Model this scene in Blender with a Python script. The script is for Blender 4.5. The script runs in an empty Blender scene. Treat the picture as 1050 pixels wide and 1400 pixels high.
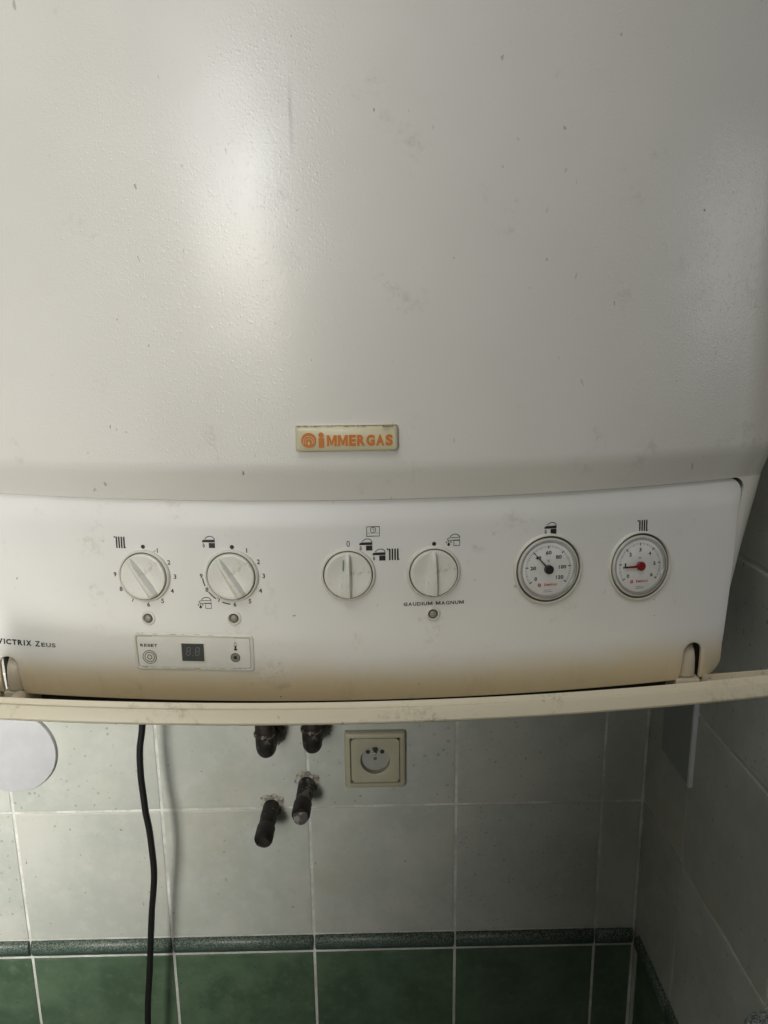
import bpy, bmesh, math, random
from mathutils import Vector, Matrix
random.seed(7)
PI = math.pi
sc = bpy.context.scene
COL = sc.collection

# ------------------------------------------------------------------ camera
EYE = Vector((0.0265, 0.0, 1.6))
pitch, yaw, roll = 0.2240006, 0.0146171, -0.0114210
fw = Vector((math.sin(yaw)*math.cos(pitch), math.cos(yaw)*math.cos(pitch), -math.sin(pitch)))
rt = Vector((math.cos(yaw), -math.sin(yaw), 0)); up = rt.cross(fw)
rt2 = rt*math.cos(roll) + up*math.sin(roll); up2 = -rt*math.sin(roll) + up*math.cos(roll)
cd = bpy.data.cameras.new("camera"); cam = bpy.data.objects.new("camera", cd); COL.objects.link(cam)
m = Matrix((rt2, up2, -fw)).transposed().to_4x4(); m.translation = EYE; cam.matrix_world = m
cd.sensor_fit = 'VERTICAL'; cd.sensor_height = 36; cd.lens = 1049.45/1400*36
cd.clip_start = 0.01; cd.clip_end = 100
sc.camera = cam

# ------------------------------------------------------------------ light
w = bpy.data.worlds.new("World"); sc.world = w; w.use_nodes = True
w.node_tree.nodes["Background"].inputs[0].default_value = (0.88, 0.87, 0.76, 1)
w.node_tree.nodes["Background"].inputs[1].default_value = 0.062
def area(name, loc, target, sx, sy, power, col, spread=180):
    l = bpy.data.lights.new(name, 'AREA'); l.shape = 'RECTANGLE'; l.size = sx; l.size_y = sy
    l.energy = power; l.color = col; l.spread = math.radians(spread)
    o = bpy.data.objects.new(name, l); COL.objects.link(o); o.location = loc
    d = Vector(target) - Vector(loc); o.rotation_euler = d.to_track_quat('-Z', 'Y').to_euler()
    return o
area("window_upper_pane", (-0.93, -1.76, 2.18), (-0.48, 0.60, 1.78), 0.80, 0.40, 1.15, (0.95, 0.98, 1.0), 34)
area("window_middle_pane", (-0.88, -1.76, 1.82), (-0.44, 0.60, 1.64), 0.62, 0.32, 0.62, (1.0, 0.92, 0.76), 34)
area("lower_wall_fill", (-0.98, -1.74, 1.35), (-0.80, 0.93, 1.00), 0.85, 0.45, 4.3, (1.0, 0.98, 0.92), 31)  # added fill aimed at the tiles low on the left
area("side_window", (1.55, 0.02, 1.78), (0.28, 0.62, 1.66), 0.30, 0.42, 0.14, (0.93, 0.97, 1.0), 60)
area("room_bounce_fill", (-0.45, -0.45, 3.2), (0.0, 0.60, 1.75), 1.5, 1.1, 15.0, (1.0, 0.975, 0.94))  # added soft overhead fill standing in for light bounced about the room
sc.view_settings.view_transform = 'Standard'; sc.view_settings.look = 'None'
sc.view_settings.exposure = 0; sc.view_settings.gamma = 1

# ------------------------------------------------------------------ node helpers
class NT:
    def __init__(s, name):
        s.m = bpy.data.materials.new(name); s.m.use_nodes = True; s.t = s.m.node_tree
        s.b = s.t.nodes["Principled BSDF"]; s.tc = s.t.nodes.new('ShaderNodeTexCoord')
        s.co = s.tc.outputs['Object']
    def n(s, ty, **k):
        x = s.t.nodes.new(ty)
        for a, v in k.items(): setattr(x, a, v)
        return x
    def l(s, a, b): s.t.links.new(a, b)
    def sep(s, co=None):
        x = s.n('ShaderNodeSeparateXYZ'); s.l(co or s.co, x.inputs[0]); return x.outputs
    def scale(s, v, co=None):
        x = s.n('ShaderNodeMapping'); s.l(co or s.co, x.inputs[0]); x.inputs['Scale'].default_value = v; return x.outputs[0]
    def noise(s, sc_, det=4, rough=.55, co=None, out=0):
        x = s.n('ShaderNodeTexNoise'); s.l(co or s.co, x.inputs['Vector'])
        x.inputs['Scale'].default_value = sc_; x.inputs['Detail'].default_value = det; x.inputs['Roughness'].default_value = rough
        return x.outputs[out]
    def vor(s, sc_, co=None, rnd=1):
        x = s.n('ShaderNodeTexVoronoi'); s.l(co or s.co, x.inputs['Vector']); x.inputs['Scale'].default_value = sc_
        x.inputs['Randomness'].default_value = rnd
        return x.outputs
    def mr(s, v, a, b, c=0, d=1, smooth=True):
        x = s.n('ShaderNodeMapRange'); x.interpolation_type = 'SMOOTHSTEP' if smooth else 'LINEAR'
        s.l(v, x.inputs[0])
        for i, q in enumerate((a, b, c, d)): x.inputs[i+1].default_value = q
        return x.outputs[0]
    def ma(s, op, a, b=None):
        x = s.n('ShaderNodeMath', operation=op)
        for i, q in enumerate((a, b)):
            if q is None: continue
            if isinstance(q, (int, float)): x.inputs[i].default_value = q
            else: s.l(q, x.inputs[i])
        return x.outputs[0]
    def mix(s, f, a, b):
        x = s.n('ShaderNodeMix', data_type='RGBA')
        if isinstance(f, (int, float)): x.inputs[0].default_value = f
        else: s.l(f, x.inputs[0])
        for i, q in ((6, a), (7, b)):
            if isinstance(q, tuple): x.inputs[i].default_value = (*q, 1)
            else: s.l(q, x.inputs[i])
        return x.outputs[2]
    def specks(s, col, scale, rmax, amount, dark, co=None, stretch=(1, 1, 1)):
        """scattered small spots: voronoi cells, a random few of them carry a spot of random size"""
        c = s.scale(stretch, co)
        wob = s.noise(scale*2.2, 2, .5, c, 1)
        mx = s.n('ShaderNodeVectorMath', operation='MULTIPLY_ADD'); s.l(wob, mx.inputs[0])
        mx.inputs[1].default_value = (0.55/scale,)*3; s.l(c, mx.inputs[2])
        v = s.vor(scale, mx.outputs[0])
        sp = s.n('ShaderNodeSeparateColor'); s.l(v['Color'], sp.inputs[0])
        has = s.ma('LESS_THAN', sp.outputs[0], amount)
        rad = s.ma('MULTIPLY', sp.outputs[1], rmax)
        d = s.ma('DIVIDE', v['Distance'], s.ma('ADD', rad, 0.004))
        k = s.ma('MULTIPLY', s.mr(d, 1.15, .75), has)
        k = s.ma('MULTIPLY', k, s.ma('ADD', s.ma('MULTIPLY', sp.outputs[2], .7), .25))
        return s.mix(k, col, dark)
    def bump(s, h, dist, strength=1, prev=None):
        x = s.n('ShaderNodeBump'); s.l(h, x.inputs['Height']); x.inputs['Distance'].default_value = dist
        x.inputs['Strength'].default_value = strength
        if prev: s.l(prev, x.inputs['Normal'])
        return x.outputs[0]
    def done(s, col=None, rough=.5, normal=None, **k):
        if col is not None:
            if isinstance(col, tuple): s.b.inputs['Base Color'].default_value = (*col, 1)
            else: s.l(col, s.b.inputs['Base Color'])
        if isinstance(rough, (int, float)): s.b.inputs['Roughness'].default_value = rough
        else: s.l(rough, s.b.inputs['Roughness'])
        if normal is not None: s.l(normal, s.b.inputs['Normal'])
        for a, v in k.items(): s.b.inputs[a.replace('_', ' ')].default_value = v
        return s.m
def simple(name, col, rough=.5, **k):
    s = NT(name)
    n1 = s.noise(60, 4)
    c = s.mix(s.mr(n1, .35, .7), tuple(x*.93 for x in col), col)
    return s.done(c, rough, **k)

# ---- materials
def paint_material():
    s = NT("white_enamel")
    c = s.mix(s.mr(s.noise(5, 3), .35, .7), (.71, .695, .65), (.75, .735, .69))
    c = s.specks(c, 62, .12, .34, (.36, .35, .30), stretch=(1.5, .4, .8))
    c = s.specks(c, 110, .13, .06, (.22, .19, .15), stretch=(1.4, .4, .8))
    c = s.specks(c, 30, .07, .34, (.40, .38, .33), stretch=(1.5, .4, .7))
    sm_ = s.ma('MULTIPLY', s.mr(s.noise(17, 5, .7), .58, .72), s.mr(s.noise(130, 4, .7), .44, .62))
    c = s.mix(s.ma('MULTIPLY', sm_, .40), c, (.42, .40, .34))
    # the long grey scrape above the badge
    x, y, z = s.sep()
    dx = s.ma('ABSOLUTE', s.ma('ADD', x, .0232))
    band = s.ma('MULTIPLY', s.mr(dx, .0022, .0002), s.ma('MULTIPLY', s.mr(z, .462, .446), s.mr(z, .405, .425)))
    band = s.ma('MULTIPLY', band, s.mr(s.noise(90, 3, co=s.scale((1, 1, .15))), .35, .6))
    c = s.mix(s.ma('MULTIPLY', band, .6), c, (.36, .36, .35))
    h = s.noise(430, 1, .5); h2 = s.noise(900, 1, .4)
    v = s.vor(420)
    sp = s.n('ShaderNodeSeparateColor'); s.l(v['Color'], sp.inputs[0])
    lump = s.ma('MULTIPLY', s.mr(v['Distance'], .5, 0), s.ma('GREATER_THAN', sp.outputs[0], .72))
    nb = s.bump(h, .00010, .5); nb = s.bump(h2, .00012, .7, nb); nb = s.bump(lump, .00012, .6, nb); s.l(nb, s.b.inputs['Coat Normal'])
    drip = s.mr(s.noise(22, 2), .3, .7); nb = s.bump(drip, .0008, .10, nb)
    return s.done(c, s.mr(s.noise(30, 3), .3, .7, .37, .45), nb, Specular_IOR_Level=.6, Coat_Weight=.28, Coat_Roughness=.13)
M_PAINT = paint_material()

def panel_material():
    s = NT("white_plastic_tan_edge")
    x, y, z = s.sep()
    c = s.mix(s.mr(s.noise(7, 3), .35, .7), (.70, .70, .675), (.74, .74, .715))
    # tan tone blended in towards the lower edge, with a cloudy border
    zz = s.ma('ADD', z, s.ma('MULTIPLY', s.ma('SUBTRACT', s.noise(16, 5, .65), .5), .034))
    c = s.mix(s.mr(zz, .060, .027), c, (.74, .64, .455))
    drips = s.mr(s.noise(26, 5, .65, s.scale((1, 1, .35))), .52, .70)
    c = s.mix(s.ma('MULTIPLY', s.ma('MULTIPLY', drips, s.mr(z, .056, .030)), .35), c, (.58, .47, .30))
    # grime smudges
    g = s.ma('MULTIPLY', s.mr(s.noise(24, 6, .7), .56, .72), s.mr(s.noise(150, 3, .7), .42, .62))
    c = s.mix(s.ma('MULTIPLY', g, .5), c, (.42, .38, .30))
    c = s.specks(c, 95, .12, .12, (.34, .30, .24), stretch=(1, .4, 1))
    c = s.specks(c, 42, .07, .2, (.42, .38, .31), stretch=(1, .4, 1.4))
    nb = s.bump(s.noise(600, 1), .00008, .5)
    return s.done(c, s.mr(s.noise(30, 3), .3, .7, .36, .5), nb, Specular_IOR_Level=.45)
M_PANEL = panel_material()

def door_material():
    s = NT("cream_plastic")
    c = s.mix(s.mr(s.noise(9, 3), .35, .7), (.65, .59, .43), (.70, .64, .49))
    g = s.ma('MULTIPLY', s.mr(s.noise(30, 6, .75), .52, .7), s.mr(s.noise(220, 3, .7), .42, .6))
    c = s.mix(s.ma('MULTIPLY', g, .75), c, (.34, .30, .22))
    c = s.specks(c, 120, .22, .2, (.36, .34, .28))
    c = s.specks(c, 40, .16, .2, (.24, .19, .12), stretch=(.5, 1, 1))
    nb = s.bump(s.noise(520, 2), .0003, .6)
    return s.done(c, .36, nb)
M_DOOR = door_material()

def knob_material():
    s = NT("ivory_knob_plastic")
    c = s.mix(s.mr(s.noise(40, 3), .35, .7), (.66, .66, .61), (.71, .71, .66))
    g = s.ma('MULTIPLY', s.mr(s.noise(160, 5, .7), .52, .66), s.mr(s.noise(60, 2), .45, .6))
    c = s.mix(s.ma('MULTIPLY', g, .55), c, (.36, .33, .27))
    return s.done(c, .38)
M_KNOB = knob_material()
M_RING = simple("grubby_white_ring", (.68, .67, .60), .45)
M_GROOVE = simple("dirt_filled_groove", (.10, .085, .06), .8)
M_GREYGROOVE = simple("grey_groove", (.26, .25, .21), .7)
M_BLACK = simple("black_print", (.018, .018, .018), .45)
M_GREY = simple("grey_print", (.10, .10, .10), .5)
M_ORANGE = simple("orange_lettering", (.60, .19, .025), .4)
M_RED = simple("red_print", (.62, .06, .03), .5)
M_BADGE = simple("cream_badge", (.66, .61, .42), .35)
M_DARK = simple("dark_chassis", (.02, .016, .012), .7)
M_DIAL = simple("dial_face", (.84, .85, .83), .5)
M_BEZEL = simple("grey_bezel", (.58, .58, .55), .25)
M_HUBBLACK = simple("black_hub", (.03, .03, .03), .3)
M_HUBRED = simple("red_hub", (.27, .018, .014), .3)
M_LED = simple("grey_lens", (.26, .26, .22), .25)
M_LENSRIM = simple("dark_lens_rim", (.09, .09, .07), .4)
M_SCREEN = simple("dark_display", (.055, .06, .065), .15)
M_SEG = simple("unlit_digit", (.16, .17, .175), .4)
M_HINGE = simple("hinge_plastic", (.62, .56, .44), .45)
M_MEMB = simple("membrane_film", (.72, .72, .68), .3)
M_STAIN = simple("brown_grime", (.34, .24, .13), .85)
M_GREENPAINT = simple("green_paint_mark", (.02, .16, .11), .5)

def glass_material():
    s = NT("gauge_glass"); t = s.t
    gl = s.n('ShaderNodeBsdfGlossy'); gl.inputs['Roughness'].default_value = .12
    tr = s.n('ShaderNodeBsdfTransparent'); fr = s.n('ShaderNodeFresnel'); fr.inputs[0].default_value = 1.16
    mx = s.n('ShaderNodeMixShader'); s.l(fr.outputs[0], mx.inputs[0]); s.l(tr.outputs[0], mx.inputs[1]); s.l(gl.outputs[0], mx.inputs[2])
    s.l(mx.outputs[0], t.nodes['Material Output'].inputs[0]); return s.m
M_GLASS = glass_material()

def tile_coords(s):
    oi = s.n('ShaderNodeObjectInfo')
    mx = s.n('ShaderNodeVectorMath', operation='MULTIPLY_ADD')
    cx = s.n('ShaderNodeCombineXYZ')
    for i in range(3): s.l(oi.outputs['Random'], cx.inputs[i])
    s.l(cx.outputs[0], mx.inputs[0]); mx.inputs[1].default_value = (13.1, 7.7, 21.3); s.l(s.co, mx.inputs[2])
    return mx.outputs[0], oi.outputs['Random']
def tile_light():
    s = NT("pale_grey_green_tile"); co, rnd = tile_coords(s)
    c = s.mix(s.mr(s.noise(9, 5, .6, co), .38, .66), (.43, .455, .405), (.52, .525, .475))
    c = s.mix(s.ma('MULTIPLY', s.mr(s.noise(45, 5, .7, co), .45, .7), .5), c, (.54, .55, .51))
    c = s.specks(c, 150, .30, .45, (.25, .29, .25), co)
    c = s.specks(c, 90, .17, .32, (.17, .20, .17), co, stretch=(1, 1, .7))
    c = s.mix(s.ma('MULTIPLY', s.mr(s.noise(5, 3, .6, co), .52, .68), .35), c, (.42, .40, .31))
    nb = s.bump(s.noise(14, 3, .6, co), .001, .35); nb = s.bump(s.noise(300, 2, .6, co), .0001, .6, nb)
    return s.done(c, s.mr(s.noise(40, 4, .6, co), .3, .7, .28, .5), nb)
def tile_green():
    s = NT("green_glazed_tile"); co, rnd = tile_coords(s)
    c = s.mix(s.mr(s.noise(11, 6, .65, co), .35, .68), (.056, .098, .056), (.102, .160, .096))
    c = s.mix(s.ma('MULTIPLY', s.mr(s.noise(60, 5, .7, co), .5, .72), .5), c, (.14, .19, .13))
    c = s.specks(c, 120, .25, .22, (.012, .035, .02), co)
    nb = s.bump(s.noise(14, 3, .6, co), .001, .35)
    return s.done(c, s.mr(s.noise(40, 4, .6, co), .3, .7, .28, .48), nb)
def border_mat():
    s = NT("speckled_green_border"); co, rnd = tile_coords(s)
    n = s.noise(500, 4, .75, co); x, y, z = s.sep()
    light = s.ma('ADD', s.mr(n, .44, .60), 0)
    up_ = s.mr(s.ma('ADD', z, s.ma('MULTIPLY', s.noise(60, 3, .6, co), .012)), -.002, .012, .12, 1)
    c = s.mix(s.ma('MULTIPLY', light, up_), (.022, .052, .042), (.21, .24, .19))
    return s.done(c, .42, s.bump(n, .0003, .4))
M_TL, M_TG, M_BORDER = tile_light(), tile_green(), border_mat()
def grout_mat():
    s = NT("white_grout")
    c = s.mix(s.mr(s.noise(18, 5, .7), .35, .68), (.48, .47, .42), (.72, .73, .69))
    return s.done(c, .85, s.bump(s.noise(500, 3), .0004, .6))
M_GROUT = grout_mat()
def pipe_mat(dirty):
    s = NT("stained_dark_pipe")
    c = s.mix(s.mr(s.noise(70, 4), .4, .62), (.010, .008, .006), (.032, .024, .018))
    c = s.mix(s.mr(s.noise(95 if dirty else 140, 4, .6), .50 if dirty else .64, .60 if dirty else .72), c, (.19, .17, .145))
    return s.done(c, .58, s.bump(s.noise(200, 3), .0006, .6), Metallic=0)
M_PIPE, M_PIPED = pipe_mat(False), pipe_mat(True)
def plaster():
    s = NT("rough_plaster")
    c = s.mix(s.mr(s.noise(120, 5, .7), .4, .62), (.16, .13, .10), (.44, .43, .38))
    return s.done(c, .9, s.bump(s.noise(300, 3), .0008, .8))
M_PLASTER = plaster()
M_CABLE = simple("black_cable_rubber", (.008, .008, .008), .4)
M_SOCKET = simple("aged_ivory_socket", (.42, .40, .29), .4)
M_WELL = simple("pale_well_plastic", (.33, .335, .30), .4)
M_SOCKDARK = simple("dark_slot", (.02, .02, .02), .6)
M_DISC = simple("white_disc_plastic", (.46, .465, .48), .5)
M_METAL = simple("pin_metal", (.35, .34, .32), .3, Metallic=.9)
M_HATCH = simple("lit_hatch_edge", (.74, .75, .78), .45)  # white hatch plastic, kept bright to paint in its lit edge
M_HATCHFACE = simple("shaded_hatch_face", (.30, .32, .29), .4)  # same white plastic, greyed so its shade is in the colour

# ------------------------------------------------------------------ mesh helpers
def link(name, me, mat, parent=None, loc=None):
    o = bpy.data.objects.new(name, me); COL.objects.link(o)
    if mat is not None and not me.materials: me.materials.append(mat)
    if parent is not None: o.parent = parent
    if loc is not None: o.location = loc
    return o
def mesh(name, vs, fs, mat, parent=None, loc=None, smooth=False, off=(0, 0, 0)):
    me = bpy.data.meshes.new(name)
    me.from_pydata([(v[0]-off[0], v[1]-off[1], v[2]-off[2]) for v in vs], [], fs)
    me.update()
    if smooth: me.shade_smooth()
    return link(name, me, mat, parent, loc)
def tag(o, label=None, cat=None, group=None, kind=None):
    if label: o['label'] = label
    if cat: o['category'] = cat
    if group: o['group'] = group
    if kind: o['kind'] = kind
    return o
def empty(name, loc, label, cat, group=None):
    o = bpy.data.objects.new(name, None); COL.objects.link(o); o.location = loc; o.empty_display_size = .02
    return tag(o, label, cat, group)
def smooth_by_angle(o, deg=35):
    me = o.data
    bm = bmesh.new(); bm.from_mesh(me)
    for f in bm.faces: f.smooth = True
    for e in bm.edges:
        if len(e.link_faces) == 2 and e.calc_face_angle(0) > math.radians(deg): e.smooth = False
    bm.to_mesh(me); bm.free()
def bevel(o, w_, seg=2, ang=40):
    b = o.modifiers.new('bevel', 'BEVEL'); b.width = w_; b.segments = seg; b.limit_method = 'ANGLE'; b.angle_limit = math.radians(ang)
    b.harden_normals = False
    for p in o.data.polygons: p.use_smooth = True
    wn = o.modifiers.new('wn', 'WEIGHTED_NORMAL'); wn.keep_sharp = True
    return o
def lathe(prof, n=48, close_end=True):
    """profile (r, w): axis is -Y (outwards), in local x,y,z"""
    vs, fs = [], []
    rows = []
    for r, w_ in prof:
        if r < 1e-6:
            rows.append([len(vs)]); vs.append((0, -w_, 0))
        else:
            rows.append(list(range(len(vs), len(vs)+n)))
            vs += [(r*math.cos(2*PI*i/n), -w_, r*math.sin(2*PI*i/n)) for i in range(n)]
    for a, b in zip(rows, rows[1:]):
        for i in range(n):
            j = (i+1) % n
            if len(b) == 1 and len(a) == 1: continue
            if len(b) == 1: fs.append((a[i], a[j], b[0]))
            elif len(a) == 1: fs.append((a[0], b[j], b[i]))
            else: fs.append((a[i], a[j], b[j], b[i]))
    return vs, fs
def boxm(x0, x1, y0, y1, z0, z1):
    vs = [(x, y, z) for x in (x0, x1) for y in (y0, y1) for z in (z0, z1)]
    return vs, [(0, 1, 3, 2), (4, 6, 7, 5), (0, 4, 5, 1), (2, 3, 7, 6), (0, 2, 6, 4), (1, 5, 7, 3)]
def tube(path, r, n=16, caps=True, dome=False):
    vs, fs = [], []; path = [Vector(p) for p in path]
    up_ = Vector((0, 0, 1)); prev = None
    rr = r if isinstance(r, (list, tuple)) else [r]*len(path)
    for i, p in enumerate(path):
        t = (path[min(i+1, len(path)-1)] - path[max(i-1, 0)]).normalized()
        if prev is None:
            a = t.orthogonal().normalized()
        else:
            a = (prev - t*prev.dot(t)).normalized()
        prev = a; b = t.cross(a)
        for k in range(n):
            an = 2*PI*k/n; vs.append(tuple(p + (a*math.cos(an)+b*math.sin(an))*rr[i]))
    for i in range(len(path)-1):
        for k in range(n):
            fs.append((i*n+k, i*n+(k+1) % n, (i+1)*n+(k+1) % n, (i+1)*n+k))
    if caps:
        fs.append(tuple(reversed(range(n)))); fs.append(tuple(range((len(path)-1)*n, len(path)*n)))
    return vs, fs

# 2-D drawing (millimetres): lists of (verts, faces)
class D2:
    def __init__(s): s.v, s.f = [], []
    def add(s, vs, fs):
        b = len(s.v); s.v += vs; s.f += [tuple(b+i for i in f) for f in fs]; return s
    def poly(s, pts): return s.add(list(pts), [tuple(range(len(pts)))])
    def disc(s, x, y, r, n=20): return s.poly([(x+r*math.cos(2*PI*i/n), y+r*math.sin(2*PI*i/n)) for i in range(n)])
    def stroke(s, pts, w_, closed=False):
        n = len(pts); L, R = [], []
        for i in range(n):
            p = pts[i]
            a = pts[(i-1) % n] if (closed or i > 0) else p
            b = pts[(i+1) % n] if (closed or i < n-1) else p
            dx, dy = b[0]-a[0], b[1]-a[1]; l = math.hypot(dx, dy) or 1
            k = w_/2
            if a is not p and b is not p:
                d1 = (p[0]-a[0], p[1]-a[1]); l1 = math.hypot(*d1) or 1
                co = abs((d1[0]*dx+d1[1]*dy)/(l1*l)); k = k/max(.5, co)
            L.append((p[0]-dy/l*k, p[1]+dx/l*k)); R.append((p[0]+dy/l*k, p[1]-dx/l*k))
        fs = [(i, (i+1) % n, n+(i+1) % n, n+i) for i in range(n if closed else n-1)]
        return s.add(L+R, fs)
    def ring(s, x, y, r, w_, n=32, a0=0, a1=2*PI):
        if a1-a0 >= 2*PI-1e-6:
            return s.stroke([(x+r*math.cos(2*PI*i/n), y+r*math.sin(2*PI*i/n)) for i in range(n)], w_, True)
        return s.stroke([(x+r*math.cos(a0+(a1-a0)*i/n), y+r*math.sin(a0+(a1-a0)*i/n)) for i in range(n+1)], w_)
    def rect(s, x0, y0, x1, y1): return s.poly([(x0, y0), (x1, y0), (x1, y1), (x0, y1)])
    def text(s, body, x, y, h, wd=None, bold=0, shear=0):
        vs, fs = text2d(body, h, wd, bold, shear)
        return s.add([(a+x, b+y) for a, b in vs], fs)
    def scaled(s, k): s.v = [(a*k, b*k) for a, b in s.v]; return s
def M_outline(w_, h, t, x, y):
    a, b = w_/2, h/2
    p = [(-a, -b), (-a, b), (-a+t*1.15, b), (0, -b+h*.42), (a-t*1.15, b), (a, b), (a, -b), (a-t, -b), (a-t, b-h*.38), (t*.42, -b+h*.08), (-t*.42, -b+h*.08), (-a+t, b-h*.38), (-a+t, -b)]
    return [(q[0]+x, q[1]+y) for q in p]
def word(d, txt, x, y, h, wd, bold, gap, stem, ratios):
    rs = [ratios.get(c, .8) for c in txt]; sp = .45
    unit = (wd-gap*(len([c for c in txt])-1))/sum(sp if c == ' ' else q for c, q in zip(txt, rs))
    cx = x-wd/2
    for c, q in zip(txt, rs):
        w_ = (sp if c == ' ' else q)*unit
        if c == 'M': d.poly(M_outline(w_, h, stem, cx+w_/2, y))
        elif c == 'I': d.rect(cx+w_/2-stem*.55, y-h/2, cx+w_/2+stem*.55, y+h/2)
        elif c != ' ': d.text(c, cx+w_/2, y, h, w_, bold)
        cx += w_+gap
    return d
RAT = dict(M=1.15, N=.92, G=.95, A=.95, U=.86, D=.9, I=.28, V=.95, C=.9, T=.82, R=.85, X=.92, Z=.9, E=.72, S=.7)
_tc = {}
def text2d(body, h, wd, bold, shear):
    key = (body, bold, shear)
    if key not in _tc:
        cu = bpy.data.curves.new("t", 'FONT'); cu.body = body; cu.size = 1; cu.offset = bold; cu.shear = shear; cu.resolution_u = 4
        cu.space_character = 1.0 + bold*2
        ob = bpy.data.objects.new("t", cu); COL.objects.link(ob)
        bpy.context.view_layer.update()
        me = bpy.data.meshes.new_from_object(ob.evaluated_get(bpy.context.evaluated_depsgraph_get()))
        vs = [(v.co.x, v.co.y) for v in me.vertices]; fs = [tuple(p.vertices) for p in me.polygons]
        bpy.data.objects.remove(ob); bpy.data.curves.remove(cu); bpy.data.meshes.remove(me)
        _tc[key] = (vs, fs)
    vs, fs = _tc[key]
    x0, x1 = min(v[0] for v in vs), max(v[0] for v in vs); y0, y1 = min(v[1] for v in vs), max(v[1] for v in vs)
    ky = h/(y1-y0); kx = ky if wd is None else wd/(x1-x0)
    return [((a-(x0+x1)/2)*kx, (b-(y0+y1)/2)*ky) for a, b in vs], fs

# ================================================================== boiler surfaces
OFF = .0185            # the front is wider on the right of the bow's crest than on the left
def smo(t): t = min(1, max(0, t)); return t*t*(3-2*t)
def ksurf(h): return .64-.30*min(1, max(0, (-.115-h)/.165))
def ys(X, z):                      # face of the control panel
    h = z-1.6
    return .55+.004*(1-smo((-.115-h)/.022))+.0062*max(0, (-.238-h)/.036)**2+ksurf(h)*X*X
ROOT = Vector((0, .62, 1.305))
boiler = empty("gas_boiler", ROOT, "white wall-hung gas boiler with bowed front, four dials, two round gauges and lowered flap", "boiler")
def bmesh_part(name, vs, fs, mat, parent=None, smooth=False):
    return mesh(name, vs, fs, mat, parent or boiler, None, smooth, ROOT)
def lerp_tab(tab, h):
    for (h0, x0), (h1, x1) in zip(tab, tab[1:]):
        if h <= h0 and h >= h1: return x0+(x1-x0)*(h0-h)/(h0-h1)
    return tab[0][1] if h > tab[0][0] else tab[-1][1]
PANEL_TOP, PANEL_BOT = -.1175, -.2787
PE = [(-.1175, .3330), (-.124, .3325), (-.144, .3275), (-.179, .3235), (-.25, .3125), (-.279, .3125), (-.285, .311)]
XO = [(-.06, .368), (-.096, .3625), (-.118, .3575), (-.1746, .3365), (-.215, .3235), (-.254, .3135), (-.262, .3085)]

def make_cover():
    rows = [.56, .45, .35, .25, .18, .12, .06, .02, -.02, -.05, -.07, -.080, -.085, -.0865, -.088, -.090, -.0925, -.095, -.098, -.103, -.108, -.112, -.1150, -.1162]
    low = [-.1164, -.1172, -.1183, -.1197, -.1215, -.1240, -.1265, -.13, -.135, -.145, -.16, -.175, -.19, -.205, -.22, -.235, -.248, -.256, -.262]
    rc = .011; ni = 80; no = 26
    vs, fs = [], []; R_ = .016
    allr = rows+low; idx = []
    for h in allr:
        pe = lerp_tab(PE, h)+.0007+.0026*math.exp(-max(0, -.1165-h)/.020)
        top = -.1162
        if h > top: xin = .3342-rc
        else:
            t = min(rc, top-h); xin = (pe-rc)+math.sqrt(max(0, rc*rc-(rc-t)**2))
        xo = max(lerp_tab(XO, h), xin+.0004)
        # front depth
        t_ = max(0, -.086-h); base = .5430+(.33*t_*t_/.020 if t_ < .010 else .00165+.33*(t_-.010))
        if h < -.1162: base = .55135+.0012*smo((-.1162-h)/.05)+.0062*max(0, (-.238-h)/.036)**2
        k = ksurf(h)
        xs = [-xin+OFF+(2*xin-OFF)*i/ni for i in range(ni+1)]
        outer = [xin+(xo-xin)*(j/no) for j in range(1, no+1)]
        xs = [-x+OFF for x in reversed(outer)]+xs+outer
        row = []
        for x in xs:
            e = max(0, (x if x > 0 else OFF-x)-(xo-R_)); e = min(e, R_); y = base+k*x*x+.6*(R_-math.sqrt(max(0, R_*R_-e*e)))
            row.append(len(vs)); vs.append((x, y, 1.6+h))
        for sgn, L in ((-1, True), (1, False)):
            pass
        yb = .918
        a = len(vs); vs.append((OFF-xo-.0002, yb, 1.6+h)); b = len(vs); vs.append((xo+.0002, yb, 1.6+h))
        idx.append([a]+row+[b])
    nlow = len(rows)
    for r in range(len(allr)-1):
        A, B = idx[r], idx[r+1]
        for i in range(len(A)-1):
            inner = (1+no) <= i < (1+no+ni)
            if r >= nlow-1 and inner: continue
            fs.append((A[i], A[i+1], B[i+1], B[i]))
    fs.append(tuple(idx[0]))
    # returned edges round the panel opening
    n0 = len(vs); path = []
    r0 = nlow-1
    for r in range(len(allr)-1, r0-1, -1): path.append(idx[r][1+no])
    path += idx[r0][2+no:1+no+ni]
    for r in range(r0, len(allr)): path.append(idx[r][1+no+ni])
    back = []
    for p in path:
        x, y, z = vs[p]; back.append(len(vs)); vs.append((x*1.002, y+.012, z+.0006))
    for a, b, c, d in zip(path, path[1:], back[1:], back): fs.append((a, b, c, d))
    o = bmesh_part("front_cover", vs, fs, M_PAINT, smooth=True); smooth_by_angle(o, 50)
    return o
make_cover()

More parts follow.
